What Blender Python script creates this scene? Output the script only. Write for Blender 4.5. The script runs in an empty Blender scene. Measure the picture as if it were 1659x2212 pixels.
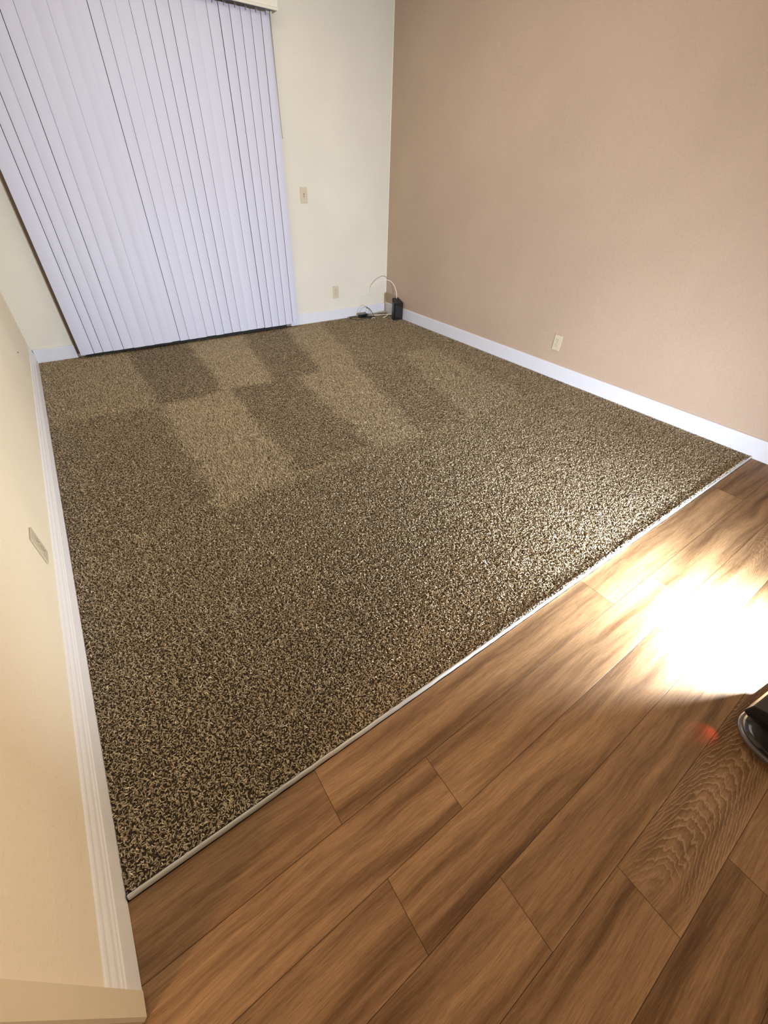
import bpy, bmesh, math, random
import numpy as np
from mathutils import Vector, Matrix

random.seed(7)
S = bpy.context.scene
COL = S.collection
PI = math.pi

# ------------------------------------------------------------------ camera
IW, IH = 1659, 2212
F_PX = 880.54
YAW, PITCH, ROLL = 0.638659, -0.686448, 0.039228
fwd = Vector((math.sin(YAW) * math.cos(PITCH), math.cos(YAW) * math.cos(PITCH), math.sin(PITCH)))
rgt = Vector((math.cos(YAW), -math.sin(YAW), 0))
up0 = rgt.cross(fwd)
r_ax = math.cos(ROLL) * rgt + math.sin(ROLL) * up0
u_ax = -math.sin(ROLL) * rgt + math.cos(ROLL) * up0
cam_d = bpy.data.cameras.new('camera')
cam_d.sensor_fit = 'VERTICAL'
cam_d.sensor_height = 36.0
cam_d.lens = F_PX / IH * 36.0
cam_d.clip_start = 0.02
cam = bpy.data.objects.new('camera', cam_d)
COL.objects.link(cam)
cam.matrix_world = Matrix(((r_ax.x, u_ax.x, -fwd.x, 0.3430), (r_ax.y, u_ax.y, -fwd.y, -0.43526),
                           (r_ax.z, u_ax.z, -fwd.z, 1.23225), (0, 0, 0, 1)))
S.camera = cam

# ------------------------------------------------------------------ light and exposure
S.view_settings.view_transform = 'Standard'
S.view_settings.look = 'None'
S.view_settings.gamma = 1.0
S.view_settings.use_curve_mapping = False
S.view_settings.exposure = 0.0

world = bpy.data.worlds.new('world')
S.world = world
world.use_nodes = True
world.node_tree.nodes['Background'].inputs[0].default_value = (1.0, 0.86, 0.66, 1)
world.node_tree.nodes['Background'].inputs[1].default_value = 0.10


def area(name, loc, target, size, size_y, power, col, spread=180):
    d = bpy.data.lights.new(name, 'AREA')
    d.shape = 'RECTANGLE'
    d.size, d.size_y = size, size_y
    d.energy = power
    d.color = col
    d.spread = math.radians(spread)
    o = bpy.data.objects.new(name, d)
    COL.objects.link(o)
    o.location = loc
    o.rotation_euler = (Vector(target) - Vector(loc)).to_track_quat('-Z', 'Y').to_euler()
    return o


# warm ceiling lights of the kitchen behind the photographer and of the hall past the wall end
area('kitchen_light', (1.6, -2.3, 2.40), (1.6, -1.6, 0.0), 1.2, 0.6, 1.5, (1.0, 0.74, 0.55))
area('hall_light', (-1.15, -0.74, 2.05), (0.3, -0.5, 0.0), 0.22, 0.22, 19, (1.0, 0.60, 0.32))
area('left_wall_fill', (3.0, -0.95, 1.0), (0.0, 0.05, 0.75), 0.6, 0.6, 6.6, (1.0, 0.79, 0.57), 66)  # added warm fill that brightens the left wall, no real lamp stands here
area('room_fill', (1.7, 2.0, 2.56), (1.7, 2.0, 0.0), 1.8, 1.8, 33, (1.0, 0.90, 0.75))  # added soft overhead fill for the carpet room's ambient, not a real fixture
# the headlight of the vacuum cleaner
LED = Vector((1.855, -0.700, 0.110))
area('vacuum_headlight', LED, (1.97, 0.35, 0.02), 0.05, 0.018, 88.0, (0.80, 0.89, 1.0), 144)
red_d = bpy.data.lights.new('vacuum_red_indicator', 'SPOT')
red_d.energy = 0.16
red_d.color = (1.0, 0.06, 0.05)
red_d.spot_size = math.radians(62)
red_d.spot_blend = 1.0
red_d.shadow_soft_size = 0.004
red = bpy.data.objects.new('vacuum_red_indicator', red_d)
COL.objects.link(red)
red.location = (1.505, -0.598, 0.033)
red.rotation_euler = (Vector((1.458, -0.584, -0.012)) - red.location).to_track_quat('-Z', 'Y').to_euler()


# ------------------------------------------------------------------ helpers
def obj(name, bm, m, parent=None, smooth=False):
    me = bpy.data.meshes.new(name)
    bm.normal_update()
    bm.to_mesh(me)
    bm.free()
    if m is not None:
        me.materials.append(m)
    if smooth:
        for p in me.polygons:
            p.use_smooth = True
    o = bpy.data.objects.new(name, me)
    COL.objects.link(o)
    if parent:
        o.parent = parent
    return o


def thing(name, label, cat, loc=(0, 0, 0), rot=(0, 0, 0), group=None):
    o = bpy.data.objects.new(name, None)
    o.empty_display_size = 0.05
    COL.objects.link(o)
    o.location = loc
    o.rotation_euler = rot
    tag(o, label, cat, group)
    return o


def tag(o, label, cat, group=None):
    o['label'] = label
    o['category'] = cat
    if group:
        o['group'] = group


def struct(o):
    o['kind'] = 'structure'
    return o


def box(bm, a, b, bev=0.0, seg=2):
    r = bmesh.ops.create_cube(bm, size=1.0)
    vs = r['verts']
    for v in vs:
        v.co = Vector((a[i] + (v.co[i] + 0.5) * (b[i] - a[i]) for i in range(3)))
    if bev > 0:
        es = list({e for v in vs for e in v.link_edges})
        bmesh.ops.bevel(bm, geom=es, offset=bev, segments=seg, affect='EDGES', profile=0.5)
    return bm


def prism(bm, pts, a, b, axis):
    """extrude the 2-D outline pts along axis from a to b; pts fill the other two axes in order"""
    def mk(p, t):
        c = list(p)
        c.insert(axis, t)
        return bm.verts.new(c)
    A = [mk(p, a) for p in pts]
    B = [mk(p, b) for p in pts]
    n = len(pts)
    for i in range(n):
        bm.faces.new((A[i], A[(i + 1) % n], B[(i + 1) % n], B[i]))
    bm.faces.new(A[::-1])
    bm.faces.new(B)
    bmesh.ops.recalc_face_normals(bm, faces=bm.faces)
    return bm


def smooth_path(pts, n=10):
    P = [Vector(p) for p in pts]
    P = [2 * P[0] - P[1]] + P + [2 * P[-1] - P[-2]]
    out = []
    for i in range(1, len(P) - 2):
        p0, p1, p2, p3 = P[i - 1:i + 3]
        for k in range(n):
            t = k / n
            out.append(0.5 * ((2 * p1) + (p2 - p0) * t + (2 * p0 - 5 * p1 + 4 * p2 - p3) * t * t
                              + (3 * p1 - p0 - 3 * p2 + p3) * t ** 3))
    out.append(P[-2])
    return out


def tube(bm, path, rad, sides=8, cap=True):
    rings = []
    nrm = None
    for i, p in enumerate(path):
        t = (path[min(i + 1, len(path) - 1)] - path[max(i - 1, 0)]).normalized()
        if nrm is None:
            nrm = t.orthogonal().normalized()
        nrm = (nrm - nrm.dot(t) * t).normalized()
        b = t.cross(nrm)
        r = rad(i / (len(path) - 1)) if callable(rad) else rad
        rings.append([bm.verts.new(p + r * (math.cos(2 * PI * k / sides) * nrm + math.sin(2 * PI * k / sides) * b))
                      for k in range(sides)])
    for A, B in zip(rings, rings[1:]):
        for k in range(sides):
            bm.faces.new((A[k], A[(k + 1) % sides], B[(k + 1) % sides], B[k]))
    if cap:
        bm.faces.new(rings[0][::-1])
        bm.faces.new(rings[-1])
    return bm


class NT:
    """small helper for building node trees"""
    def __init__(self, name):
        self.m = bpy.data.materials.new(name)
        self.m.use_nodes = True
        self.t = self.m.node_tree
        self.b = self.t.nodes['Principled BSDF']

    def n(self, kind, **kw):
        nd = self.t.nodes.new(kind)
        for k, v in kw.items():
            setattr(nd, k, v)
        return nd

    def link(self, a, b):
        self.t.links.new(a, b)

    def put(self, sock, v):
        if hasattr(v, 'is_linked') or hasattr(v, 'links'):
            self.link(v, sock)
        else:
            sock.default_value = v

    def math(self, op, a, b=0.0, c=None, clamp=False):
        nd = self.n('ShaderNodeMath', operation=op, use_clamp=clamp)
        self.put(nd.inputs[0], a)
        self.put(nd.inputs[1], b)
        if c is not None:
            self.put(nd.inputs[2], c)
        return nd.outputs[0]

    def mix(self, fac, a, b, mode='MIX'):
        nd = self.n('ShaderNodeMix', data_type='RGBA', blend_type=mode)
        self.put(nd.inputs[0], fac)
        self.put(nd.inputs[6], a)
        self.put(nd.inputs[7], b)
        return nd.outputs[2]

    def noise(self, vec, scale, detail=2.0, rough=0.5, dist=0.0):
        nd = self.n('ShaderNodeTexNoise')
        self.put(nd.inputs['Vector'], vec)
        nd.inputs['Scale'].default_value = scale
        nd.inputs['Detail'].default_value = detail
        nd.inputs['Roughness'].default_value = rough
        nd.inputs['Distortion'].default_value = dist
        return nd.outputs['Fac']

    def remap(self, v, a, b, c=0.0, d=1.0):
        nd = self.n('ShaderNodeMapRange')
        nd.interpolation_type = 'SMOOTHSTEP'
        self.put(nd.inputs[0], v)
        for i, x in enumerate((a, b, c, d)):
            nd.inputs[i + 1].default_value = x
        return nd.outputs[0]

    def vec(self, x, y, z):
        nd = self.n('ShaderNodeCombineXYZ')
        for i, v in enumerate((x, y, z)):
            self.put(nd.inputs[i], v)
        return nd.outputs[0]

    def bump(self, h, strength, dist):
        nd = self.n('ShaderNodeBump')
        nd.inputs['Strength'].default_value = strength
        nd.inputs['Distance'].default_value = dist
        self.link(h, nd.inputs['Height'])
        self.link(nd.outputs[0], self.b.inputs['Normal'])

    def set(self, color=None, rough=0.5, metal=0.0, spec=0.5):
        if color is not None:
            self.put(self.b.inputs['Base Color'], color if hasattr(color, 'links') else (*color, 1))
        self.put(self.b.inputs['Roughness'], rough)
        self.b.inputs['Metallic'].default_value = metal
        self.b.inputs['Specular IOR Level'].default_value = spec
        return self.m


def pos(nt):
    return nt.n('ShaderNodeNewGeometry').outputs['Position']


def painted(name, col, knock=0.6, scale=55, rough=0.6, var=0.03):
    nt = NT(name)
    p = pos(nt)
    a = nt.noise(p, scale, 3.0, 0.55)
    blobs = nt.remap(a, 0.50, 0.66)
    fine = nt.noise(p, scale * 4.5, 2.0, 0.5)
    h = nt.math('ADD', blobs, nt.math('MULTIPLY', fine, 0.35))
    big = nt.noise(p, 1.7, 2.0)
    c = nt.mix(nt.remap(big, 0.3, 0.7), tuple(x * (1 - var) for x in col) + (1,), tuple(x * (1 + var) for x in col) + (1,))
    nt.set(c, rough, 0, 0.3)
    nt.bump(h, knock, 0.0016)
    return nt.m


def plain(name, col, rough=0.5, metal=0.0, spec=0.5, bump=0.0, bscale=300.0, var=0.04):
    nt = NT(name)
    p = nt.n('ShaderNodeTexCoord').outputs['Object']
    nz = nt.noise(p, bscale * 0.3, 3.0)
    c = nt.mix(nz, tuple(x * (1 - var) for x in col) + (1,), tuple(min(1, x * (1 + var)) for x in col) + (1,))
    nt.set(c, rough, metal, spec)
    if bump > 0:
        nt.bump(nt.noise(p, bscale, 2.0), bump, 0.0005)
    return nt.m


# ------------------------------------------------------------------ materials
M_CREAM = painted('cream_wall_paint', (0.71, 0.67, 0.58), 0.30, 70)
M_LEFT = painted('cream_left_wall_paint', (0.83, 0.73, 0.555), 0.35, 60)
M_TAN = painted('tan_wall_paint', (0.475, 0.355, 0.268), 0.42, 105)
M_CEIL = painted('ceiling_paint', (0.78, 0.75, 0.68), 0.7, 70)
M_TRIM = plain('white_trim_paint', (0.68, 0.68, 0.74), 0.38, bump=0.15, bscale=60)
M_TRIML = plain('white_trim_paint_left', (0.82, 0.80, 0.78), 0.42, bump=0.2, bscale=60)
M_BRONZE = plain('bronze_aluminium', (0.26, 0.20, 0.165), 0.5, 0.2)
M_TRACK = plain('dark_door_track', (0.006, 0.006, 0.006), 0.7)
M_VANE = plain('white_vinyl_vane', (0.575, 0.575, 0.685), 0.5, bump=0.08, bscale=500, var=0.015)
M_RAIL = plain('cream_headrail', (0.75, 0.72, 0.62), 0.45)
M_CLIP = plain('grey_plastic_clip', (0.20, 0.19, 0.21), 0.5)
M_ALM = plain('almond_plastic', (0.58, 0.51, 0.375), 0.38, var=0.02)
M_SLOT = plain('dark_slot', (0.10, 0.08, 0.06), 0.6)
M_SCREW = plain('painted_screw', (0.55, 0.49, 0.38), 0.35, 0.5)
M_BLACK = plain('black_plastic', (0.010, 0.010, 0.013), 0.32, spec=0.5)
M_GLOSS = plain('glossy_black_plastic', (0.012, 0.010, 0.010), 0.14, spec=0.6)
M_RUBBER = plain('black_rubber', (0.015, 0.014, 0.014), 0.55)
M_BUMP = plain('grey_bumper', (0.10, 0.09, 0.10), 0.22, spec=0.7)
M_CORDW = plain('white_cord', (0.85, 0.82, 0.76), 0.4)
M_CORDB = plain('black_cord', (0.02, 0.017, 0.017), 0.45)
M_STRIP = plain('worn_white_metal_strip', (0.62, 0.60, 0.56), 0.38, 0.15, bump=0.4, bscale=45, var=0.12)
M_SUB = plain('dark_subfloor', (0.03, 0.022, 0.016), 0.9)
M_BACK = plain('carpet_backing', (0.055, 0.038, 0.022), 0.95)
M_FRAY = plain('pale_frayed_yarn', (0.72, 0.68, 0.60), 0.8)

nt = NT('dark_night_glass')
nt.set((0.012, 0.012, 0.014), 0.04, 0, 0.6)
M_GLASS = nt.m
nt = NT('headlight_lens')
nt.set((0.9, 0.95, 1.0), 0.2)
nt.b.inputs['Emission Color'].default_value = (0.85, 0.93, 1, 1)
nt.b.inputs['Emission Strength'].default_value = 20
M_LENS = nt.m
nt = NT('red_lens')
nt.set((0.6, 0.02, 0.02), 0.2)
nt.b.inputs['Emission Color'].default_value = (1, 0.05, 0.03, 1)
nt.b.inputs['Emission Strength'].default_value = 0.6
M_RED = nt.m


def wood():
    nt = NT('brown_oak_vinyl_plank')
    uvn = nt.n('ShaderNodeUVMap', uv_map='plank_uv')
    sp = nt.n('ShaderNodeSeparateXYZ')
    nt.link(uvn.outputs[0], sp.inputs[0])
    u, v = sp.outputs[0], sp.outputs[1]
    at = nt.n('ShaderNodeAttribute', attribute_name='plank_rand')
    sc = nt.n('ShaderNodeSeparateColor')
    nt.link(at.outputs['Color'], sc.inputs[0])
    r1, r2, r3 = sc.outputs
    edge = nt.n('ShaderNodeAttribute', attribute_name='plank_edge').outputs['Fac']
    off = nt.math('MULTIPLY', r1, 40.0)
    uo = nt.math('ADD', u, off)
    z = nt.math('MULTIPLY', r2, 30.0)
    # wandering of the grain
    wob = nt.noise(nt.vec(nt.math('MULTIPLY', uo, 2.2), nt.math('MULTIPLY', v, 5.0), z), 1.0, 2.0)
    vw = nt.math('ADD', v, nt.math('MULTIPLY', nt.math('SUBTRACT', wob, 0.5), 0.05))
    # broad light and dark streaks
    st = nt.noise(nt.vec(nt.math('MULTIPLY', uo, 1.1), nt.math('MULTIPLY', vw, 17.0), z), 1.0, 4.0, 0.55)
    st2 = nt.noise(nt.vec(nt.math('MULTIPLY', uo, 3.0), nt.math('MULTIPLY', vw, 80.0), z), 1.0, 3.0, 0.6)
    base = nt.mix(nt.remap(st, 0.27, 0.70), (0.135, 0.068, 0.028, 1), (0.425, 0.250, 0.121, 1))
    base = nt.mix(nt.math('MULTIPLY', nt.remap(st2, 0.40, 0.68), 0.18), base, (0.50, 0.32, 0.18, 1))
    base = nt.mix(nt.math('MULTIPLY', nt.remap(st2, 0.44, 0.30), 0.18), base, (0.120, 0.058, 0.026, 1))
    # rare darker heart streaks
    hs = nt.noise(nt.vec(nt.math('MULTIPLY', uo, 1.1), nt.math('MULTIPLY', vw, 14.0), nt.math('ADD', z, 9.0)), 1.0, 2.0)
    base = nt.mix(nt.math('MULTIPLY', nt.remap(hs, 0.60, 0.74), 0.55), base, (0.085, 0.040, 0.018, 1))
    # fine crisp grain and embossed pores: short dark and pale dashes along the plank
    f1 = nt.noise(nt.vec(nt.math('MULTIPLY', uo, 15.0), nt.math('MULTIPLY', vw, 330.0), z), 1.0, 4.0, 0.7)
    fm = nt.remap(f1, 0.32, 0.68, 0.80, 1.16)
    fv = nt.n('ShaderNodeCombineColor')
    for q in range(3):
        nt.link(fm, fv.inputs[q])
    base = nt.mix(1.0, base, fv.outputs[0], 'MULTIPLY')
    po = nt.noise(nt.vec(nt.math('MULTIPLY', uo, 34.0), nt.math('MULTIPLY', vw, 760.0), z), 1.0, 2.0, 0.6)
    pores = nt.remap(po, 0.60, 0.70)
    pale = nt.remap(po, 0.38, 0.30)
    # cathedral growth rings
    jit = nt.noise(nt.vec(nt.math('MULTIPLY', uo, 7.0), nt.math('MULTIPLY', v, 34.0), z), 1.0, 3.0, 0.6)
    jit2 = nt.noise(nt.vec(nt.math('MULTIPLY', uo, 40.0), nt.math('MULTIPLY', v, 130.0), z), 1.0, 1.0)
    vc = nt.math('SUBTRACT', v, nt.math('MULTIPLY', nt.math('SUBTRACT', r2, 0.5), 0.09))
    par = nt.math('MULTIPLY', nt.math('MULTIPLY', vc, vc), 1500.0)
    ph = nt.math('ADD', par, nt.math('MULTIPLY', u, nt.math('ADD', 16.0, nt.math('MULTIPLY', r3, 14.0))))
    ph = nt.math('ADD', ph, nt.math('MULTIPLY', jit, 3.4))
    ph = nt.math('ADD', ph, nt.math('MULTIPLY', jit2, 0.5))
    fr = nt.math('FRACT', ph)
    ring_hi = nt.math('MULTIPLY', nt.remap(fr, 0.62, 0.80), nt.remap(fr, 1.0, 0.86))
    ring_lo = nt.math('MULTIPLY', nt.remap(fr, 0.30, 0.52), nt.remap(fr, 0.74, 0.60))
    msk = nt.noise(nt.vec(nt.math('MULTIPLY', uo, 1.5), nt.math('MULTIPLY', v, 5.0), nt.math('ADD', z, 4.0)), 1.0, 1.0)
    msk = nt.math('MULTIPLY', nt.remap(msk, 0.42, 0.60), nt.remap(r3, 0.55, 0.85))
    base = nt.mix(nt.math('MULTIPLY', nt.math('MULTIPLY', ring_hi, msk), 0.50), base, (0.56, 0.385, 0.235, 1))
    base = nt.mix(nt.math('MULTIPLY', nt.math('MULTIPLY', ring_lo, msk), 0.42), base, (0.125, 0.062, 0.028, 1))
    base = nt.mix(nt.math('MULTIPLY', pores, 0.42), base, (0.095, 0.048, 0.022, 1))
    base = nt.mix(nt.math('MULTIPLY', pale, 0.22), base, (0.55, 0.37, 0.22, 1))
    tint = nt.mix(r1, (0.80, 0.78, 0.76, 1), (1.12, 1.12, 1.12, 1))
    base = nt.mix(1.0, base, tint, 'MULTIPLY')
    base = nt.mix(nt.math('MULTIPLY', edge, 0.75), base, (0.035, 0.017, 0.008, 1))
    nt.set(base, nt.math('ADD', 0.46, nt.math('MULTIPLY', po, 0.18)), 0, 0.25)
    h = nt.math('SUBTRACT', nt.math('MULTIPLY', ring_hi, msk), pores)
    nt.bump(h, 0.25, 0.0006)
    return nt.m


M_WOOD = wood()


def pile_mat():
    nt = NT('brown_frieze_yarn')
    at = nt.n('ShaderNodeAttribute', attribute_name='yarn')
    sc = nt.n('ShaderNodeSeparateColor')
    nt.link(at.outputs['Color'], sc.inputs[0])
    c = nt.mix(sc.outputs[0], (0.225, 0.158, 0.083, 1), (0.97, 0.82, 0.60, 1))
    p = pos(nt)
    big = nt.noise(p, 3.0, 2.0)
    c = nt.mix(nt.math('MULTIPLY', big, 0.35), c, (0.40, 0.31, 0.18, 1))
    nt.set(c, 0.75, 0, 0.25)
    return nt.m


M_PILE = pile_mat()

# ------------------------------------------------------------------ the setting
W, D = 3.4104, 3.8286           # baseboard faces of the right and back walls
WR, DB, XL = W + 0.012, D + 0.012, -0.012
ZF = -0.012                     # vinyl floor, carpet tips at zero
H = 2.60

# floor: one mesh of planks laid across the room
PW, PL = 0.1467, 1.211
offs = [0.456, 0.726, 0.490, 0.706, 0.95, 1.186, 0.30, 0.82, 0.12, 0.62, 1.0, 0.4, 0.75, 0.2, 0.9, 0.55, 0.05]
bm = bmesh.new()
uvl = bm.loops.layers.uv.new('plank_uv')
cl = bm.loops.layers.float_color.new('plank_rand')
el = bm.loops.layers.float_color.new('plank_edge')
rnd = random.Random(21)
Y0 = -0.0128
forced = {}
for row in range(17):
    y1 = Y0 - row * PW
    y0 = y1 - PW
    for k in range(-3, 4):
        a, b = offs[row] + k * PL, offs[row] + (k + 1) * PL
        if b < -2.6 or a > 3.45:
            continue
        b = min(b, 3.42)
        a = max(a, -2.6)
        if row == 0:
            a = max(a, 0.0) if b > 0 else a
            if b <= 0:
                continue
        rr = (rnd.random(), rnd.random(), rnd.random())
        if (row, k) == (4, 0):
            rr = (0.35, 0.55, 0.95)
        if (row, k) == (5, 0):
            rr = (0.95, 0.30, 0.60)
        if (row, k) == (5, -1):
            rr = (0.30, 0.80, 0.45)
        if (row, k) == (3, 0):
            rr = (0.28, 0.15, 0.30)
        rr = (rr[0], rr[1], rr[2] if (row, k) in ((4, 0), (2, 1)) else rr[2] * 0.62)
        if row == 2 and k == 0:
            rr = (0.62, 0.35, 0.25)
        g = 0.0004
        dz = 0.0005
        i = 0.0004
        quads = [
            ([(a + g + i, y0 + g + i), (b - g - i, y0 + g + i), (b - g - i, y1 - g - i), (a + g + i, y1 - g - i)], [ZF] * 4, 0.0),
            ([(a, y0), (b, y0), (b - g - i, y0 + g + i), (a + g + i, y0 + g + i)], [ZF - dz, ZF - dz, ZF, ZF], 1.0),
            ([(b, y0), (b, y1), (b - g - i, y1 - g - i), (b - g - i, y0 + g + i)], [ZF - dz, ZF - dz, ZF, ZF], 1.0),
            ([(b, y1), (a, y1), (a + g + i, y1 - g - i), (b - g - i, y1 - g - i)], [ZF - dz, ZF - dz, ZF, ZF], 1.0),
            ([(a, y1), (a, y0), (a + g + i, y0 + g + i), (a + g + i, y1 - g - i)], [ZF - dz, ZF - dz, ZF, ZF], 1.0)]
        cy = (y0 + y1) / 2
        ca = offs[row] + (k + 0.5) * PL
        for pts, zs, e in quads:
            f = bm.faces.new([bm.verts.new((x, y, zz)) for (x, y), zz in zip(pts, zs)])
            for lp in f.loops:
                lp[uvl].uv = (lp.vert.co.x - ca, lp.vert.co.y - cy)
                lp[cl] = (*rr, 1)
                lp[el] = (e, e, e, 1)
floor = struct(obj('floor', bm, M_WOOD))
bm = bmesh.new()
box(bm, (-2.7, Y0 - 17 * PW, -0.06), (3.46, 3.95, -0.020))
struct(obj('subfloor', bm, M_SUB))

# left wall with its end, right wall, back wall with the door opening, ceiling
bm = bmesh.new()
box(bm, (-0.135, -0.168, -0.02), (XL, 3.98, H))
struct(obj('wall_left', bm, M_LEFT))
bm = bmesh.new()
prism(bm, [(-0.139, -0.2105), (-0.002, -0.2105), (0.0028, -0.2070), (0.0035, -0.168), (-0.139, -0.168)], -0.004, H, 2)
wall_end = struct(obj('trim_3', bm, plain('darker_cream_plaster', (0.70, 0.60, 0.42), 0.7, bump=0.5, bscale=90)))  # darker, yellower cream than the left wall
bm = bmesh.new()
box(bm, (WR, -2.6, -0.02), (WR + 0.13, 3.98, H))
struct(obj('wall_right', bm, M_TAN))
DX0, DX1, DZ = 0.278, 2.200, 2.06
bm = bmesh.new()
box(bm, (XL, DB, -0.02), (DX0, DB + 0.13, H))
box(bm, (DX1, DB, -0.02), (WR, DB + 0.13, H))
box(bm, (DX0, DB, DZ), (DX1, DB + 0.13, H))
struct(obj('wall_back', bm, M_CREAM))
bm = bmesh.new()
box(bm, (-0.135, -0.168, H), (WR + 0.13, 3.98, H + 0.1))
struct(obj('ceiling', bm, M_CEIL))


# baseboards
def flat_profile(h):
    return [(0, ZF), (0, h - 0.006), (0.002, h - 0.002), (0.006, h), (0.0118, h), (0.0118, ZF)]


bm = bmesh.new()
prism(bm, [(W + x, z) for x, z in flat_profile(0.107)], -2.4, D + 0.0115, 1)
struct(obj('baseboard_right', bm, M_TRIM))
bm = bmesh.new()
for x0, x1 in ((0.0, DX0 - 0.002), (DX1 + 0.002, W)):
    prism(bm, [(D + y, z) for y, z in flat_profile(0.098)], x0, x1, 0)
struct(obj('baseboard_back', bm, M_TRIM))
lp = [(0.0, ZF), (0.0, 0.066), (-0.0022, 0.070), (-0.0022, 0.078), (-0.0045, 0.083), (-0.0052, 0.097),
      (-0.0036, 0.101), (-0.0052, 0.106), (-0.0078, 0.112), (-0.0082, 0.122), (-0.0068, 0.126), (-0.0085, 0.131),
      (-0.0118, 0.134), (-0.0118, ZF)]
bm = bmesh.new()
prism(bm, lp, -0.170, D, 1)
struct(obj('baseboard_left', bm, M_TRIML))
# bead of bled white paint where the back wall meets the right wall
bm = bmesh.new()
prism(bm, [(WR - 0.004, DB), (WR, DB), (WR, DB - 0.0015), (WR - 0.001, DB - 0.003)], 0.10, H, 2)
struct(obj('trim_1', bm, plain('white_bled_paint', (0.85, 0.82, 0.72), 0.5)))

# the sliding glass door behind the blind
bm = bmesh.new()
yf0, yf1 = D - 0.004, DB + 0.06
box(bm, (DX0, yf0, 0.0), (DX0 + 0.055, yf1, DZ), 0.002, 1)
box(bm, (DX1 - 0.055, yf0, 0.0), (DX1, yf1, DZ), 0.002, 1)
box(bm, (DX0 + 0.055, yf0, DZ - 0.05), (DX1 - 0.055, yf1, DZ), 0.002, 1)
box(bm, (1.23, yf0 + 0.02, 0.02), (1.29, yf1, DZ - 0.05), 0.002, 1)
door = struct(obj('door_1', bm, M_BRONZE))
bm = bmesh.new()
box(bm, (DX0 + 0.055, D + 0.03, 0.02), (1.23, D + 0.036, DZ - 0.05))
box(bm, (1.29, D + 0.03, 0.02), (DX1 - 0.055, D + 0.036, DZ - 0.05))
obj('glass_pane', bm, M_GLASS, door)
bm = bmesh.new()
box(bm, (DX0 + 0.055, D - 0.010, -0.012), (DX1 - 0.055, DB + 0.06, 0.020), 0.002, 1)
box(bm, (DX0 + 0.055, D - 0.004, 0.020), (DX1 - 0.055, D + 0.003, 0.030))
obj('door_track', bm, M_TRACK, door)

# transition strip between carpet and planks
bm = bmesh.new()
prof = []
for k in range(9):
    t = PI * k / 8
    prof.append((-0.0055 - 0.0055 * math.cos(t) * 1.0, -0.0115 + 0.0125 * math.sin(t) ** 0.7))
xs = np.linspace(0.004, W - 0.001, 130)
rings = []
rs = random.Random(4)
for x in xs:
    j = rs.uniform(-0.0006, 0.0006)
    rings.append([bm.verts.new((x, y + j, z + rs.uniform(-0.0003, 0.0003))) for y, z in prof])
for A, B in zip(rings, rings[1:]):
    for k in range(len(prof) - 1):
        bm.faces.new((A[k], B[k], B[k + 1], A[k + 1]))
bmesh.ops.recalc_face_normals(bm, faces=bm.faces)
struct(obj('trim_2', bm, M_STRIP, smooth=True))

# ------------------------------------------------------------------ the carpet
carpet = thing('carpet', 'brown cut pile wall to wall carpet marked with a checkerboard of vacuum strokes', 'carpet', (W / 2, D / 2, -0.012))
bm = bmesh.new()
box(bm, (-W / 2 + 0.001, -D / 2 + 0.002, -0.002), (W / 2 - 0.001, D / 2 - 0.001, 0.004))
obj('backing', bm, M_BACK, carpet)


def lean_field(x, y):
    """which way the last vacuum stroke left the pile: +1 away from the doorway, -1 towards it"""
    s = np.zeros_like(x)
    wob = 0.008 * np.sin(y * 9.0) + 0.008 * np.sin(y * 23 + x) + np.random.default_rng(2).normal(0, 0.022, x.size)
    y = y + np.random.default_rng(5).normal(0, 0.018, x.size)
    yl1 = 2.53 + 0.02 * np.sin(x * 7.0)
    yl2 = 1.28 + 0.035 * np.sin(x * 5.0 + 1)
    far = y > yl1
    near = (y <= yl1) & (y > yl2)
    t = (y - 2.5) / 1.2
    fb = [0.625, 1.08 + 0.05 * t, 1.45 + 0.19 * t, 1.865 + 0.23 * t, 2.221 + 0.29 * t, 2.66 + 0.3 * t]
    fs = [0.45, -0.9, 0.9, -0.7, 0.75, -0.25, -0.5]
    v = np.full_like(x, fs[0])
    for b, sv in zip(fb, fs[1:]):
        v = np.where(x > b + wob, sv, v)
    s = np.where(far, v, s)
    t = (y - 1.28) / 1.25
    nb = [0.61 + 0.02 * t, 1.06 + 0.045 * t, 1.56 + 0.06 * t, 1.90 + 0.27 * t, 2.30 + 0.38 * t, 2.92 + 0.17 * t]
    ns = [-0.35, 0.95, -0.8, 0.8, -0.65, 0.5, -0.5]
    v = np.full_like(x, ns[0])
    for b, sv in zip(nb, ns[1:]):
        v = np.where(x > b + wob, sv, v)
    s = np.where(near, v, s)
    ridge = np.exp(-((y - yl2 + 0.02) / 0.025) ** 2) * (x > 0.6)
    s = np.where((~far) & (~near), 0.0 + 0.9 * ridge, s)
    return s


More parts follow.
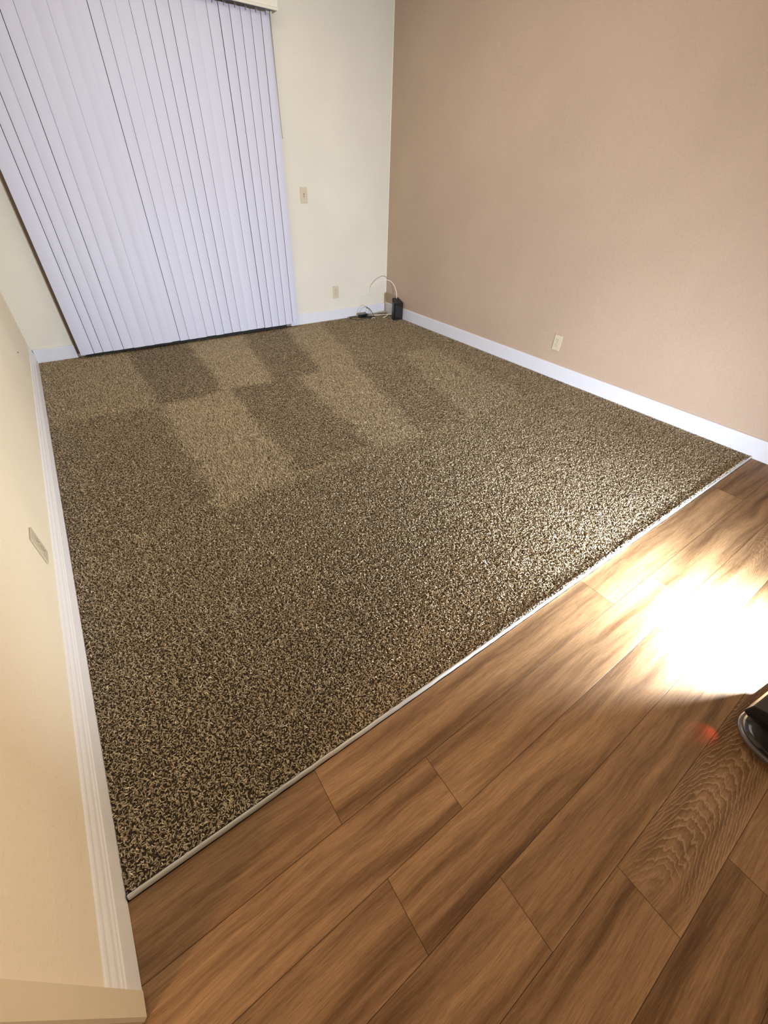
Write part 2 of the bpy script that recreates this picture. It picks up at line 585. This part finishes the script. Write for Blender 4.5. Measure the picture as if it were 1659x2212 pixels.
def make_pile(step=0.0047):
    rg = np.random.default_rng(11)
    nx, ny = int(W / step), int(D / step)
    gx, gy = np.meshgrid(np.arange(nx), np.arange(ny))
    x = (gx.ravel() + 0.5 + rg.uniform(-0.45, 0.45, gx.size)) * step
    y = (gy.ravel() + 0.5 + rg.uniform(-0.45, 0.45, gx.size)) * step
    n = x.size
    s = lean_field(x, y)
    hgt = rg.uniform(0.0085, 0.0125, n)
    ang = rg.uniform(0, 2 * PI, n)
    curl = rg.uniform(0.004, 0.010, n)
    a2 = ang + rg.uniform(-1.6, 1.6, n)
    wd = rg.uniform(0.0009, 0.0015, n)
    lean = s * 0.0110
    # centre line: root, middle, shoulder, tip
    cx = np.stack([x, x + 0.20 * curl * np.cos(ang), x + 0.7 * curl * np.cos(ang), x + 0.7 * curl * np.cos(ang) + 0.6 * curl * np.cos(a2)])
    cy = np.stack([y, y + 0.20 * curl * np.sin(ang) + 0.25 * lean, y + 0.7 * curl * np.sin(ang) + 0.7 * lean,
                   y + 0.7 * curl * np.sin(ang) + 0.6 * curl * np.sin(a2) + 1.15 * lean])
    drop = 1 - 0.22 * np.abs(s)
    cz = np.stack([np.full(n, 0.002), 0.45 * hgt, 0.86 * hgt * drop, hgt * drop * rg.uniform(0.78, 1.02, n)])
    # ribbon width direction, horizontal, square to the yarn, with a twist
    tw = ang[None, :] + PI / 2 + rg.uniform(-0.9, 0.9, n)[None, :] + np.array([0, 0.3, 0.7, 1.1])[:, None] * rg.uniform(-1, 1, n)[None, :]
    tz = rg.uniform(-0.7, 0.7, n)[None, :] * np.ones((4, 1))
    wk = np.array([0.9, 1.1, 1.1, 0.75])[:, None] * wd[None, :]
    dx, dy, dz = np.cos(tw) * wk, np.sin(tw) * wk, tz * wk
    co = np.empty((n, 4, 2, 3), np.float32)
    for k, sg in enumerate((-1, 1)):
        co[:, :, k, 0] = (cx + sg * dx).T
        co[:, :, k, 1] = (cy + sg * dy).T
        co[:, :, k, 2] = np.maximum((cz + sg * dz).T, 0.001)
    co[..., 0] = np.clip(co[..., 0], 0.0006, W - 0.0006) - W / 2
    co[..., 1] = np.clip(co[..., 1], 0.0004, D - 0.0006) - D / 2
    nv = n * 8
    base = (np.arange(n) * 8)[:, None, None]
    q = np.array([[0, 1, 3, 2], [2, 3, 5, 4], [4, 5, 7, 6]])[None]
    loops = (base + q).reshape(-1).astype(np.int32)
    nf = n * 3
    me = bpy.data.meshes.new('pile')
    me.vertices.add(nv)
    me.vertices.foreach_set('co', co.reshape(-1))
    me.loops.add(nf * 4)
    me.loops.foreach_set('vertex_index', loops)
    me.polygons.add(nf)
    me.polygons.foreach_set('loop_start', np.arange(0, nf * 4, 4, dtype=np.int32))
    me.polygons.foreach_set('loop_total', np.full(nf, 4, np.int32))
    me.update()
    tint = np.clip(rg.normal(0.42, 0.22, n), 0, 1).astype(np.float32)
    col = np.ones((n, 8, 4), np.float32)
    col[:, :, 0] = tint[:, None]
    a = me.color_attributes.new('yarn', 'FLOAT_COLOR', 'POINT')
    a.data.foreach_set('color', col.reshape(-1))
    me.materials.append(M_PILE)
    o = bpy.data.objects.new('pile', me)
    COL.objects.link(o)
    o.parent = carpet
    o['kind'] = 'stuff'
    return o


make_pile()

# pale frayed yarn along the cut edge
bm = bmesh.new()
rf = random.Random(3)
for i in range(900):
    x = rf.uniform(1.2, 3.35) if i < 830 else rf.uniform(0.02, 1.2)
    y = rf.uniform(-0.003, 0.004)
    a = rf.uniform(0, 2 * PI)
    L = rf.uniform(0.004, 0.010)
    p = [Vector((x - W / 2, y - D / 2, 0.0125)), Vector((x + L * 0.5 * math.cos(a) - W / 2, y + 0.3 * L * math.sin(a) - D / 2, 0.0160)),
         Vector((x + L * math.cos(a) - W / 2, y + 0.4 * L * math.sin(a) - D / 2, 0.0145))]
    tube(bm, p, 0.0007, 4)
fr = obj('frayed_yarn', bm, M_FRAY, carpet)
fr['kind'] = 'stuff'
fr['label'] = 'pale frayed yarn along the cut edge'

# ------------------------------------------------------------------ vertical blind
blind = thing('vertical_blind', 'closed white vertical blind covering the sliding glass door', 'blind', (1.28, 3.765, 0))
edges = [0.299, 0.395, 0.460, 0.536, 0.615, 0.694, 0.780, 0.863, 0.935, 1.007, 1.079, 1.156, 1.240, 1.320, 1.402,
         1.480, 1.562, 1.643, 1.726, 1.809, 1.889, 1.967, 2.043, 2.118, 2.194, 2.262]
angs = {0: 4, 1: 7, 2: 6, 3: 4, 4: 6, 5: 2, 6: -6, 7: 5, 8: -5, 9: 3, 10: 7, 11: 4, 12: 2, 13: 3, 14: 6, 15: 5, 16: 5, 17: 4, 18: 2, 19: 3,
        20: 7, 21: 4, 22: 6, 23: 5, 24: 8}
rv = random.Random(5)
seam = [0, 5, 4.5, 1.5, 5, 1.5, -6, 1.5, -6, -6, 4.5, 1.5, -6, 3, 3, 2.5, 3, 2, -6, 3, 4.5, 3, 3, 3, 5, 0]   # open seams in mm, negative where vanes overlap
ZT = 2.122
for i in range(25):
    a, b = edges[i], edges[i + 1]
    a, b = a + seam[i] / 3000, b - seam[i + 1] / 3000
    cxv, wv = (a + b) / 2, b - a
    th = math.radians(0.55 * angs[i] + rv.uniform(-0.8, 0.8))
    zb = 0.026 + 0.012 * (i / 24) + rv.uniform(-0.002, 0.002)
    bm = bmesh.new()
    front, back = [], []
    N = 8
    sag = 0.0028
    for k in range(N + 1):
        t = -1 + 2 * k / N
        lx = t * wv / 2
        ly = -sag * (1 - t * t)
        X = cxv + lx * math.cos(th) - ly * math.sin(th)
        Y = 3.765 + lx * math.sin(th) + ly * math.cos(th)
        front.append((X, Y))
        back.append((X, Y + 0.0011))
    out = [(x - 1.28, y - 3.765) for x, y in front + back[::-1]]
    prism(bm, out, zb, ZT, 2)
    sl = obj('slat', bm, M_VANE, blind)
    bm = bmesh.new()
    box(bm, (cxv - 0.0025 - 1.28, -0.0075, ZT - 0.014), (cxv + 0.0025 - 1.28, -0.0052, ZT + 0.02), 0.0006, 1)
    obj('carrier_hook', bm, M_CLIP, sl)
bm = bmesh.new()
# curved valance front with lips, closed behind
pf = [(-0.062, 2.128), (-0.066, 2.133), (-0.066, 2.139), (-0.060, 2.144), (-0.060, 2.196), (-0.066, 2.202), (-0.066, 2.212), (-0.060, 2.216),
      (0.045, 2.216), (0.045, 2.150), (0.03, 2.145), (-0.05, 2.145)]
prism(bm, pf, 0.24 - 1.28, 2.300 - 1.28, 0)
obj('headrail', bm, M_RAIL, blind)
bm = bmesh.new()
box(bm, (0.25 - 1.28, -0.045, 2.136), (2.285 - 1.28, 0.03, 2.149), 0.001, 1)
obj('carrier_track', bm, M_CLIP, blind)
bm = bmesh.new()
box(bm, (2.300 - 1.28, -0.067, 2.130), (2.304 - 1.28, 0.045, 2.218), 0.0008, 1)
obj('end_cap', bm, M_RAIL, blind)

bm = bmesh.new()
tube(bm, [Vector((2.258 - 1.28, -0.012, 2.135)), Vector((2.264 - 1.28, -0.012, 1.50)), Vector((2.268 - 1.28, -0.012, 1.455))], 0.0022, 8)
w_ = obj('tilt_wand', bm, M_CLIP, blind, True)
w_['label'] = 'thin grey tilt wand'


# ------------------------------------------------------------------ wall plates
# local frame: plate in the xz plane, facing -y
def plate_bm():
    bm = bmesh.new()
    box(bm, (-0.035, -0.0062, -0.0572), (0.035, 0.0, 0.0572), 0.0022, 2)
    return bm


def make_outlet(label, loc, rz, group=None):
    t = thing('outlet', label, 'outlet', loc, (0, 0, rz), group)
    obj('face_plate', plate_bm(), M_ALM, t)
    for sgn in (1, -1):
        zc = sgn * 0.0195
        bm = bmesh.new()
        pts = []
        for k in range(24):
            a = 2 * PI * k / 24
            pts.append((0.0172 * math.cos(a), max(-0.0135, min(0.0135, 0.0172 * math.sin(a))) + zc))
        prism(bm, pts, -0.0082, -0.005, 1)
        r = obj('receptacle', bm, M_ALM, t)
        bm = bmesh.new()
        box(bm, (-0.0078, -0.0086, zc + 0.0005), (-0.0055, -0.0079, zc + 0.0088))
        box(bm, (0.0055, -0.0086, zc + 0.0012), (0.0075, -0.0079, zc + 0.0080))
        pts = [(0.0026 * math.cos(2 * PI * k / 12), zc - 0.0068 + 0.0028 * math.sin(2 * PI * k / 12)) for k in range(12)]
        prism(bm, pts, -0.0086, -0.0079, 1)
        obj('slot', bm, M_SLOT, r)
    bm = bmesh.new()
    pts = [(0.0032 * math.cos(2 * PI * k / 14), 0.0032 * math.sin(2 * PI * k / 14)) for k in range(14)]
    prism(bm, pts, -0.0072, -0.006, 1)
    obj('screw', bm, M_SCREW, t)
    return t


OG = 'almond duplex outlets low on the walls'
make_outlet('almond duplex outlet low on the cream back wall, left of the black router', (2.755, DB, 0.268), 0, OG)
make_outlet('almond duplex outlet low on the tan wall', (WR, 1.494, 0.263), -PI / 2, OG)
make_outlet('almond duplex outlet standing proud of the left wall above the ridged baseboard', (XL, 1.010, 0.250), PI / 2, OG)

sw = thing('light_switch', 'almond toggle light switch on the cream wall right of the blind', 'light switch', (2.463, DB, 1.087))
obj('face_plate', plate_bm(), M_ALM, sw)
bm = bmesh.new()
box(bm, (-0.0052, -0.0068, -0.0122), (0.0052, -0.0058, 0.0122))
obj('toggle_slot', bm, M_SLOT, sw)
bm = bmesh.new()
prism(bm, [(-0.0060, -0.0045), (-0.0145, -0.0108), (-0.0165, -0.0070), (-0.0060, 0.0065)], -0.0042, 0.0042, 0)
obj('toggle', bm, M_ALM, sw)
for zc in (0.030, -0.030):
    bm = bmesh.new()
    prism(bm, [(0.0030 * math.cos(2 * PI * k / 14), zc + 0.0030 * math.sin(2 * PI * k / 14)) for k in range(14)], -0.0072, -0.006, 1)
    obj('screw', bm, M_SCREW, sw)

# nail hole and dent in the left wall near the back corner
nail = thing('nail', 'small dark nail stub in the left wall near the back corner', 'nail', (XL, 3.02, 0.312))
bm = bmesh.new()
tube(bm, [Vector((-0.004, 0, 0)), Vector((0.003, 0, 0.0003))], 0.0022, 8)
obj('shank', bm, plain('dark_nail', (0.08, 0.07, 0.06), 0.4, 0.6), nail, True)
bm = bmesh.new()
tube(bm, [Vector((0.003, 0, 0.0003)), Vector((0.0048, 0, 0.0004))], 0.0048, 12)
obj('head', bm, M_CLIP, nail)

# ------------------------------------------------------------------ router in the back corner
rt = thing('router', 'upright black plastic router in the back corner on the carpet', 'router', (3.341, 3.520, -0.001))
bm = bmesh.new()
hw = 0.055
prism(bm, [(-0.054, -0.037), (0.060, -0.040), (0.064, -0.036), (0.066, 0.060), (0.060, 0.063), (-0.016, 0.063), (-0.044, 0.025), (-0.058, -0.032)], 0.004, 0.205, 2)
es = [e for e in bm.edges]
bmesh.ops.bevel(bm, geom=es, offset=0.003, segments=2, affect='EDGES')
for v in bm.verts:                                   # the top slopes down to the front
    if v.co.z > 0.15:
        v.co.z -= 0.036 * max(0.0, min(1.0, (0.06 - v.co.y) / 0.10))
obj('case', bm, M_BLACK, rt)
bm = bmesh.new()
box(bm, (-0.048, -0.0440, 0.010), (0.057, -0.0375, 0.158), 0.0012, 2)
obj('front_panel', bm, M_GLOSS, rt)
bm = bmesh.new()
prism(bm, [(-0.052, -0.035), (0.060, -0.037), (0.063, 0.060), (-0.014, 0.061), (-0.042, 0.024)], 0.0, 0.006, 2)
obj('foot', bm, M_RUBBER, rt)
bm = bmesh.new()
tube(bm, [Vector((0.010, 0.010, 0.170)), Vector((0.010, 0.010, 0.189))], 0.008, 16)
obj('top_button', bm, M_GLOSS, rt)

# cords
def cord(name, label, cat, pts, rad, m, ends=None, group=None):
    t = thing(name, label, cat, pts[0], (0, 0, 0), group)
    o = Vector(pts[0])
    bm = bmesh.new()
    tube(bm, [p - o for p in smooth_path(pts, 12)], rad, 8)
    obj('cord_run', bm, m, t, True)
    return t, o


c1, o1 = cord('coaxial_cable', 'white cable arching from the top of the router to the cream wall', 'cable',
              [(3.372, 3.566, 0.192), (3.378, 3.580, 0.250), (3.368, 3.615, 0.318), (3.332, 3.660, 0.362), (3.280, 3.715, 0.360), (3.225, 3.780, 0.325), (3.186, 3.822, 0.268), (3.185, 3.832, 0.252)],
              0.0034, M_CORDW)
bm = bmesh.new()
tube(bm, [Vector((3.185, 3.832, 0.256)) - o1, Vector((3.185, 3.840, 0.244)) - o1], 0.006, 10)
obj('wall_plug', bm, M_CORDW, c1, True)
bm = bmesh.new()
box(bm, Vector((3.150, 3.8365, 0.195)) - o1, Vector((3.220, 3.8405, 0.285)) - o1, 0.0015, 1)
obj('wall_plate', bm, M_CREAM, c1)
cord('white_cord', 'long white cord lying straight along the carpet to the router', 'cord',
     [(3.120, 3.775, 0.004), (3.170, 3.777, 0.004), (3.250, 3.745, 0.004), (3.330, 3.712, 0.004), (3.370, 3.690, 0.012), (3.360, 3.590, 0.022)], 0.0036, M_CORDW)
cord('patch_cable', 'short white cable curving over the carpet behind the router', 'cable',
     [(3.235, 3.628, 0.003), (3.265, 3.632, 0.004), (3.310, 3.660, 0.004), (3.345, 3.690, 0.006), (3.352, 3.600, 0.030)], 0.0034, M_CORDW)
cord('cable_scrap', 'short scrap of white cable on the carpet by the black adapter', 'cable',
     [(3.110, 3.672, 0.003), (3.130, 3.664, 0.004), (3.150, 3.658, 0.003)], 0.0026, M_CORDW)
ad, oa = cord('power_adapter', 'black power adapter with a looped black cord by the back baseboard', 'power adapter',
              [(3.060, 3.760, 0.010), (3.010, 3.770, 0.006), (2.950, 3.800, 0.005), (2.900, 3.800, 0.005), (2.892, 3.740, 0.005), (2.925, 3.680, 0.005), (2.985, 3.680, 0.005),
               (3.040, 3.705, 0.006), (3.090, 3.680, 0.006), (3.150, 3.690, 0.008), (3.168, 3.735, 0.030), (3.140, 3.755, 0.075), (3.105, 3.770, 0.090)], 0.0034, M_CORDB)
bm = bmesh.new()
box(bm, (-0.062, -0.020, -0.008), (0.052, 0.022, 0.024), 0.005, 2)
b = obj('adapter_block', bm, M_BLACK, ad)
b.rotation_euler = (0, 0, 0.10)
bm = bmesh.new()
lpth = [(3.100, 3.690, 0.006), (3.060, 3.720, 0.007), (3.040, 3.690, 0.012), (3.085, 3.668, 0.012), (3.135, 3.690, 0.010), (3.110, 3.722, 0.012), (3.065, 3.705, 0.016), (3.120, 3.672, 0.012), (3.160, 3.680, 0.006)]
tube(bm, [p - oa for p in smooth_path(lpth, 10)], 0.0032, 8)
obj('bundled_cord', bm, M_CORDB, ad, True)
bm = bmesh.new()
tube(bm, [p - oa for p in smooth_path([(2.990, 3.775, 0.008), (3.015, 3.768, 0.062), (3.055, 3.762, 0.100), (3.100, 3.760, 0.098), (3.122, 3.748, 0.060), (3.090, 3.740, 0.010)], 12)], 0.0017, 8)
sw_ = obj('signal_wire', bm, plain('grey_wire', (0.22, 0.20, 0.19), 0.5), ad, True)
sw_['label'] = 'thin grey wire looped up over the adapter'
cord('wall_cord', 'thin pale cord tucked along the foot of the back baseboard', 'cord',
     [(2.880, 3.824, 0.003), (3.000, 3.823, 0.004), (3.150, 3.820, 0.006), (3.300, 3.815, 0.010), (3.385, 3.805, 0.016), (3.398, 3.770, 0.012)], 0.0026, plain('beige_cord', (0.50, 0.45, 0.37), 0.5))

# ------------------------------------------------------------------ vacuum cleaner at the right edge
vc = thing('vacuum_cleaner', 'black upright vacuum cleaner with its headlight on, cut off by the right edge', 'vacuum cleaner', (1.72, -0.79, ZF), (0, 0, math.radians(-8)))
RX, RY = 0.245, 0.150          # half sizes of the nozzle


def rounded(hx, hy, r, n=8, dy=0.0):
    pts = []
    for cxs, cys, a0 in ((1, 1, 0), (-1, 1, 90), (-1, -1, 180), (1, -1, 270)):
        for k in range(n + 1):
            a = math.radians(a0 + 90 * k / n)
            pts.append((cxs * (hx - r) + r * math.cos(a), cys * (hy - r) + r * math.sin(a) + dy))
    return pts


def loft(bm, layers):
    rings = [[bm.verts.new((x, y, z)) for x, y in pts] for pts, z in layers]
    n = len(rings[0])
    for A, B in zip(rings, rings[1:]):
        for k in range(n):
            bm.faces.new((A[k], A[(k + 1) % n], B[(k + 1) % n], B[k]))
    bm.faces.new(rings[0][::-1])
    bm.faces.new(rings[-1])
    bmesh.ops.recalc_face_normals(bm, faces=bm.faces)
    return bm


bm = loft(bmesh.new(), [(rounded(RX - .012, RY - .012, .07), 0.012), (rounded(RX - .004, RY - .004, .075), 0.020), (rounded(RX - .004, RY - .004, .075), 0.044),
                        (rounded(RX - .014, RY - .014, .07), 0.056), (rounded(RX - .05, RY - .045, .05), 0.063)])
obj('nozzle_body', bm, M_GLOSS, vc, True)
bm = loft(bmesh.new(), [(rounded(RX - .003, RY - .003, .077), 0.024), (rounded(RX + .003, RY + .003, .080), 0.028), (rounded(RX + .003, RY + .003, .080), 0.037), (rounded(RX - .003, RY - .003, .077), 0.041)])
obj('bumper', bm, M_BUMP, vc, True)

bm = bmesh.new()
# raised hood: solid left cheek, thin roof over the lamp recess, right cheek
prism(bm, [(-0.06, 0.050), (0.120, 0.050), (0.150, 0.040), (0.156, 0.046), (0.150, 0.084), (0.118, 0.098), (-0.04, 0.104), (-0.06, 0.090)], -0.165, 0.022, 0)
prism(bm, [(-0.06, 0.050), (0.070, 0.050), (0.074, 0.134), (0.098, 0.136), (0.098, 0.142), (-0.04, 0.148), (-0.06, 0.120)], 0.022, 0.205, 0)
prism(bm, [(-0.06, 0.050), (0.120, 0.050), (0.150, 0.060), (0.150, 0.118), (0.118, 0.136), (-0.04, 0.146), (-0.06, 0.120)], -0.012, 0.022, 0)
prism(bm, [(-0.06, 0.050), (0.110, 0.050), (0.116, 0.134), (-0.04, 0.146), (-0.06, 0.120)], 0.205, 0.232, 0)
bmesh.ops.bevel(bm, geom=bm.edges[:], offset=0.0025, segments=2, affect='EDGES')
obj('hood', bm, M_RUBBER, vc)
bm = bmesh.new()
box(bm, (0.075, 0.076, 0.106), (0.165, 0.090, 0.132), 0.003, 2)
lens = obj('headlight_lens', bm, M_LENS, vc)
lens['label'] = 'lit white headlight lens'
bm = bmesh.new()
tube(bm, [Vector((-0.195, 0.095, 0.014)), Vector((-0.202, 0.107, 0.014))], 0.006, 12)
rl = obj('indicator_lens', bm, M_RED, vc)
rl['label'] = 'small red indicator light'
for sx in (-0.19, 0.19):
    bm = bmesh.new()
    tube(bm, [Vector((sx - 0.012, -0.11, 0.030)), Vector((sx + 0.012, -0.11, 0.030))], 0.030, 24)
    obj('wheel', bm, M_RUBBER, vc)
bm = bmesh.new()
tube(bm, smooth_path([(0.03, -0.02, 0.085), (0.03, -0.09, 0.12), (0.04, -0.17, 0.22), (0.05, -0.24, 0.36)], 8), lambda t: 0.045 - 0.012 * t, 18)
obj('neck', bm, M_RUBBER, vc, True)
bm = bmesh.new()
tube(bm, [Vector((0.05, -0.235, 0.35)), Vector((0.07, -0.42, 0.95))], 0.075, 24)
bmesh.ops.bevel(bm, geom=[e for e in bm.edges if len(e.link_faces) == 2 and e.calc_face_angle() > 1.0], offset=0.012, segments=3, affect='EDGES')
obj('canister', bm, M_GLOSS, vc, True)
bm = bmesh.new()
tube(bm, smooth_path([(0.07, -0.42, 0.93), (0.075, -0.46, 1.05), (0.075, -0.52, 1.10), (0.075, -0.56, 1.06)], 8), 0.016, 12)
obj('handle', bm, M_RUBBER, vc, True)
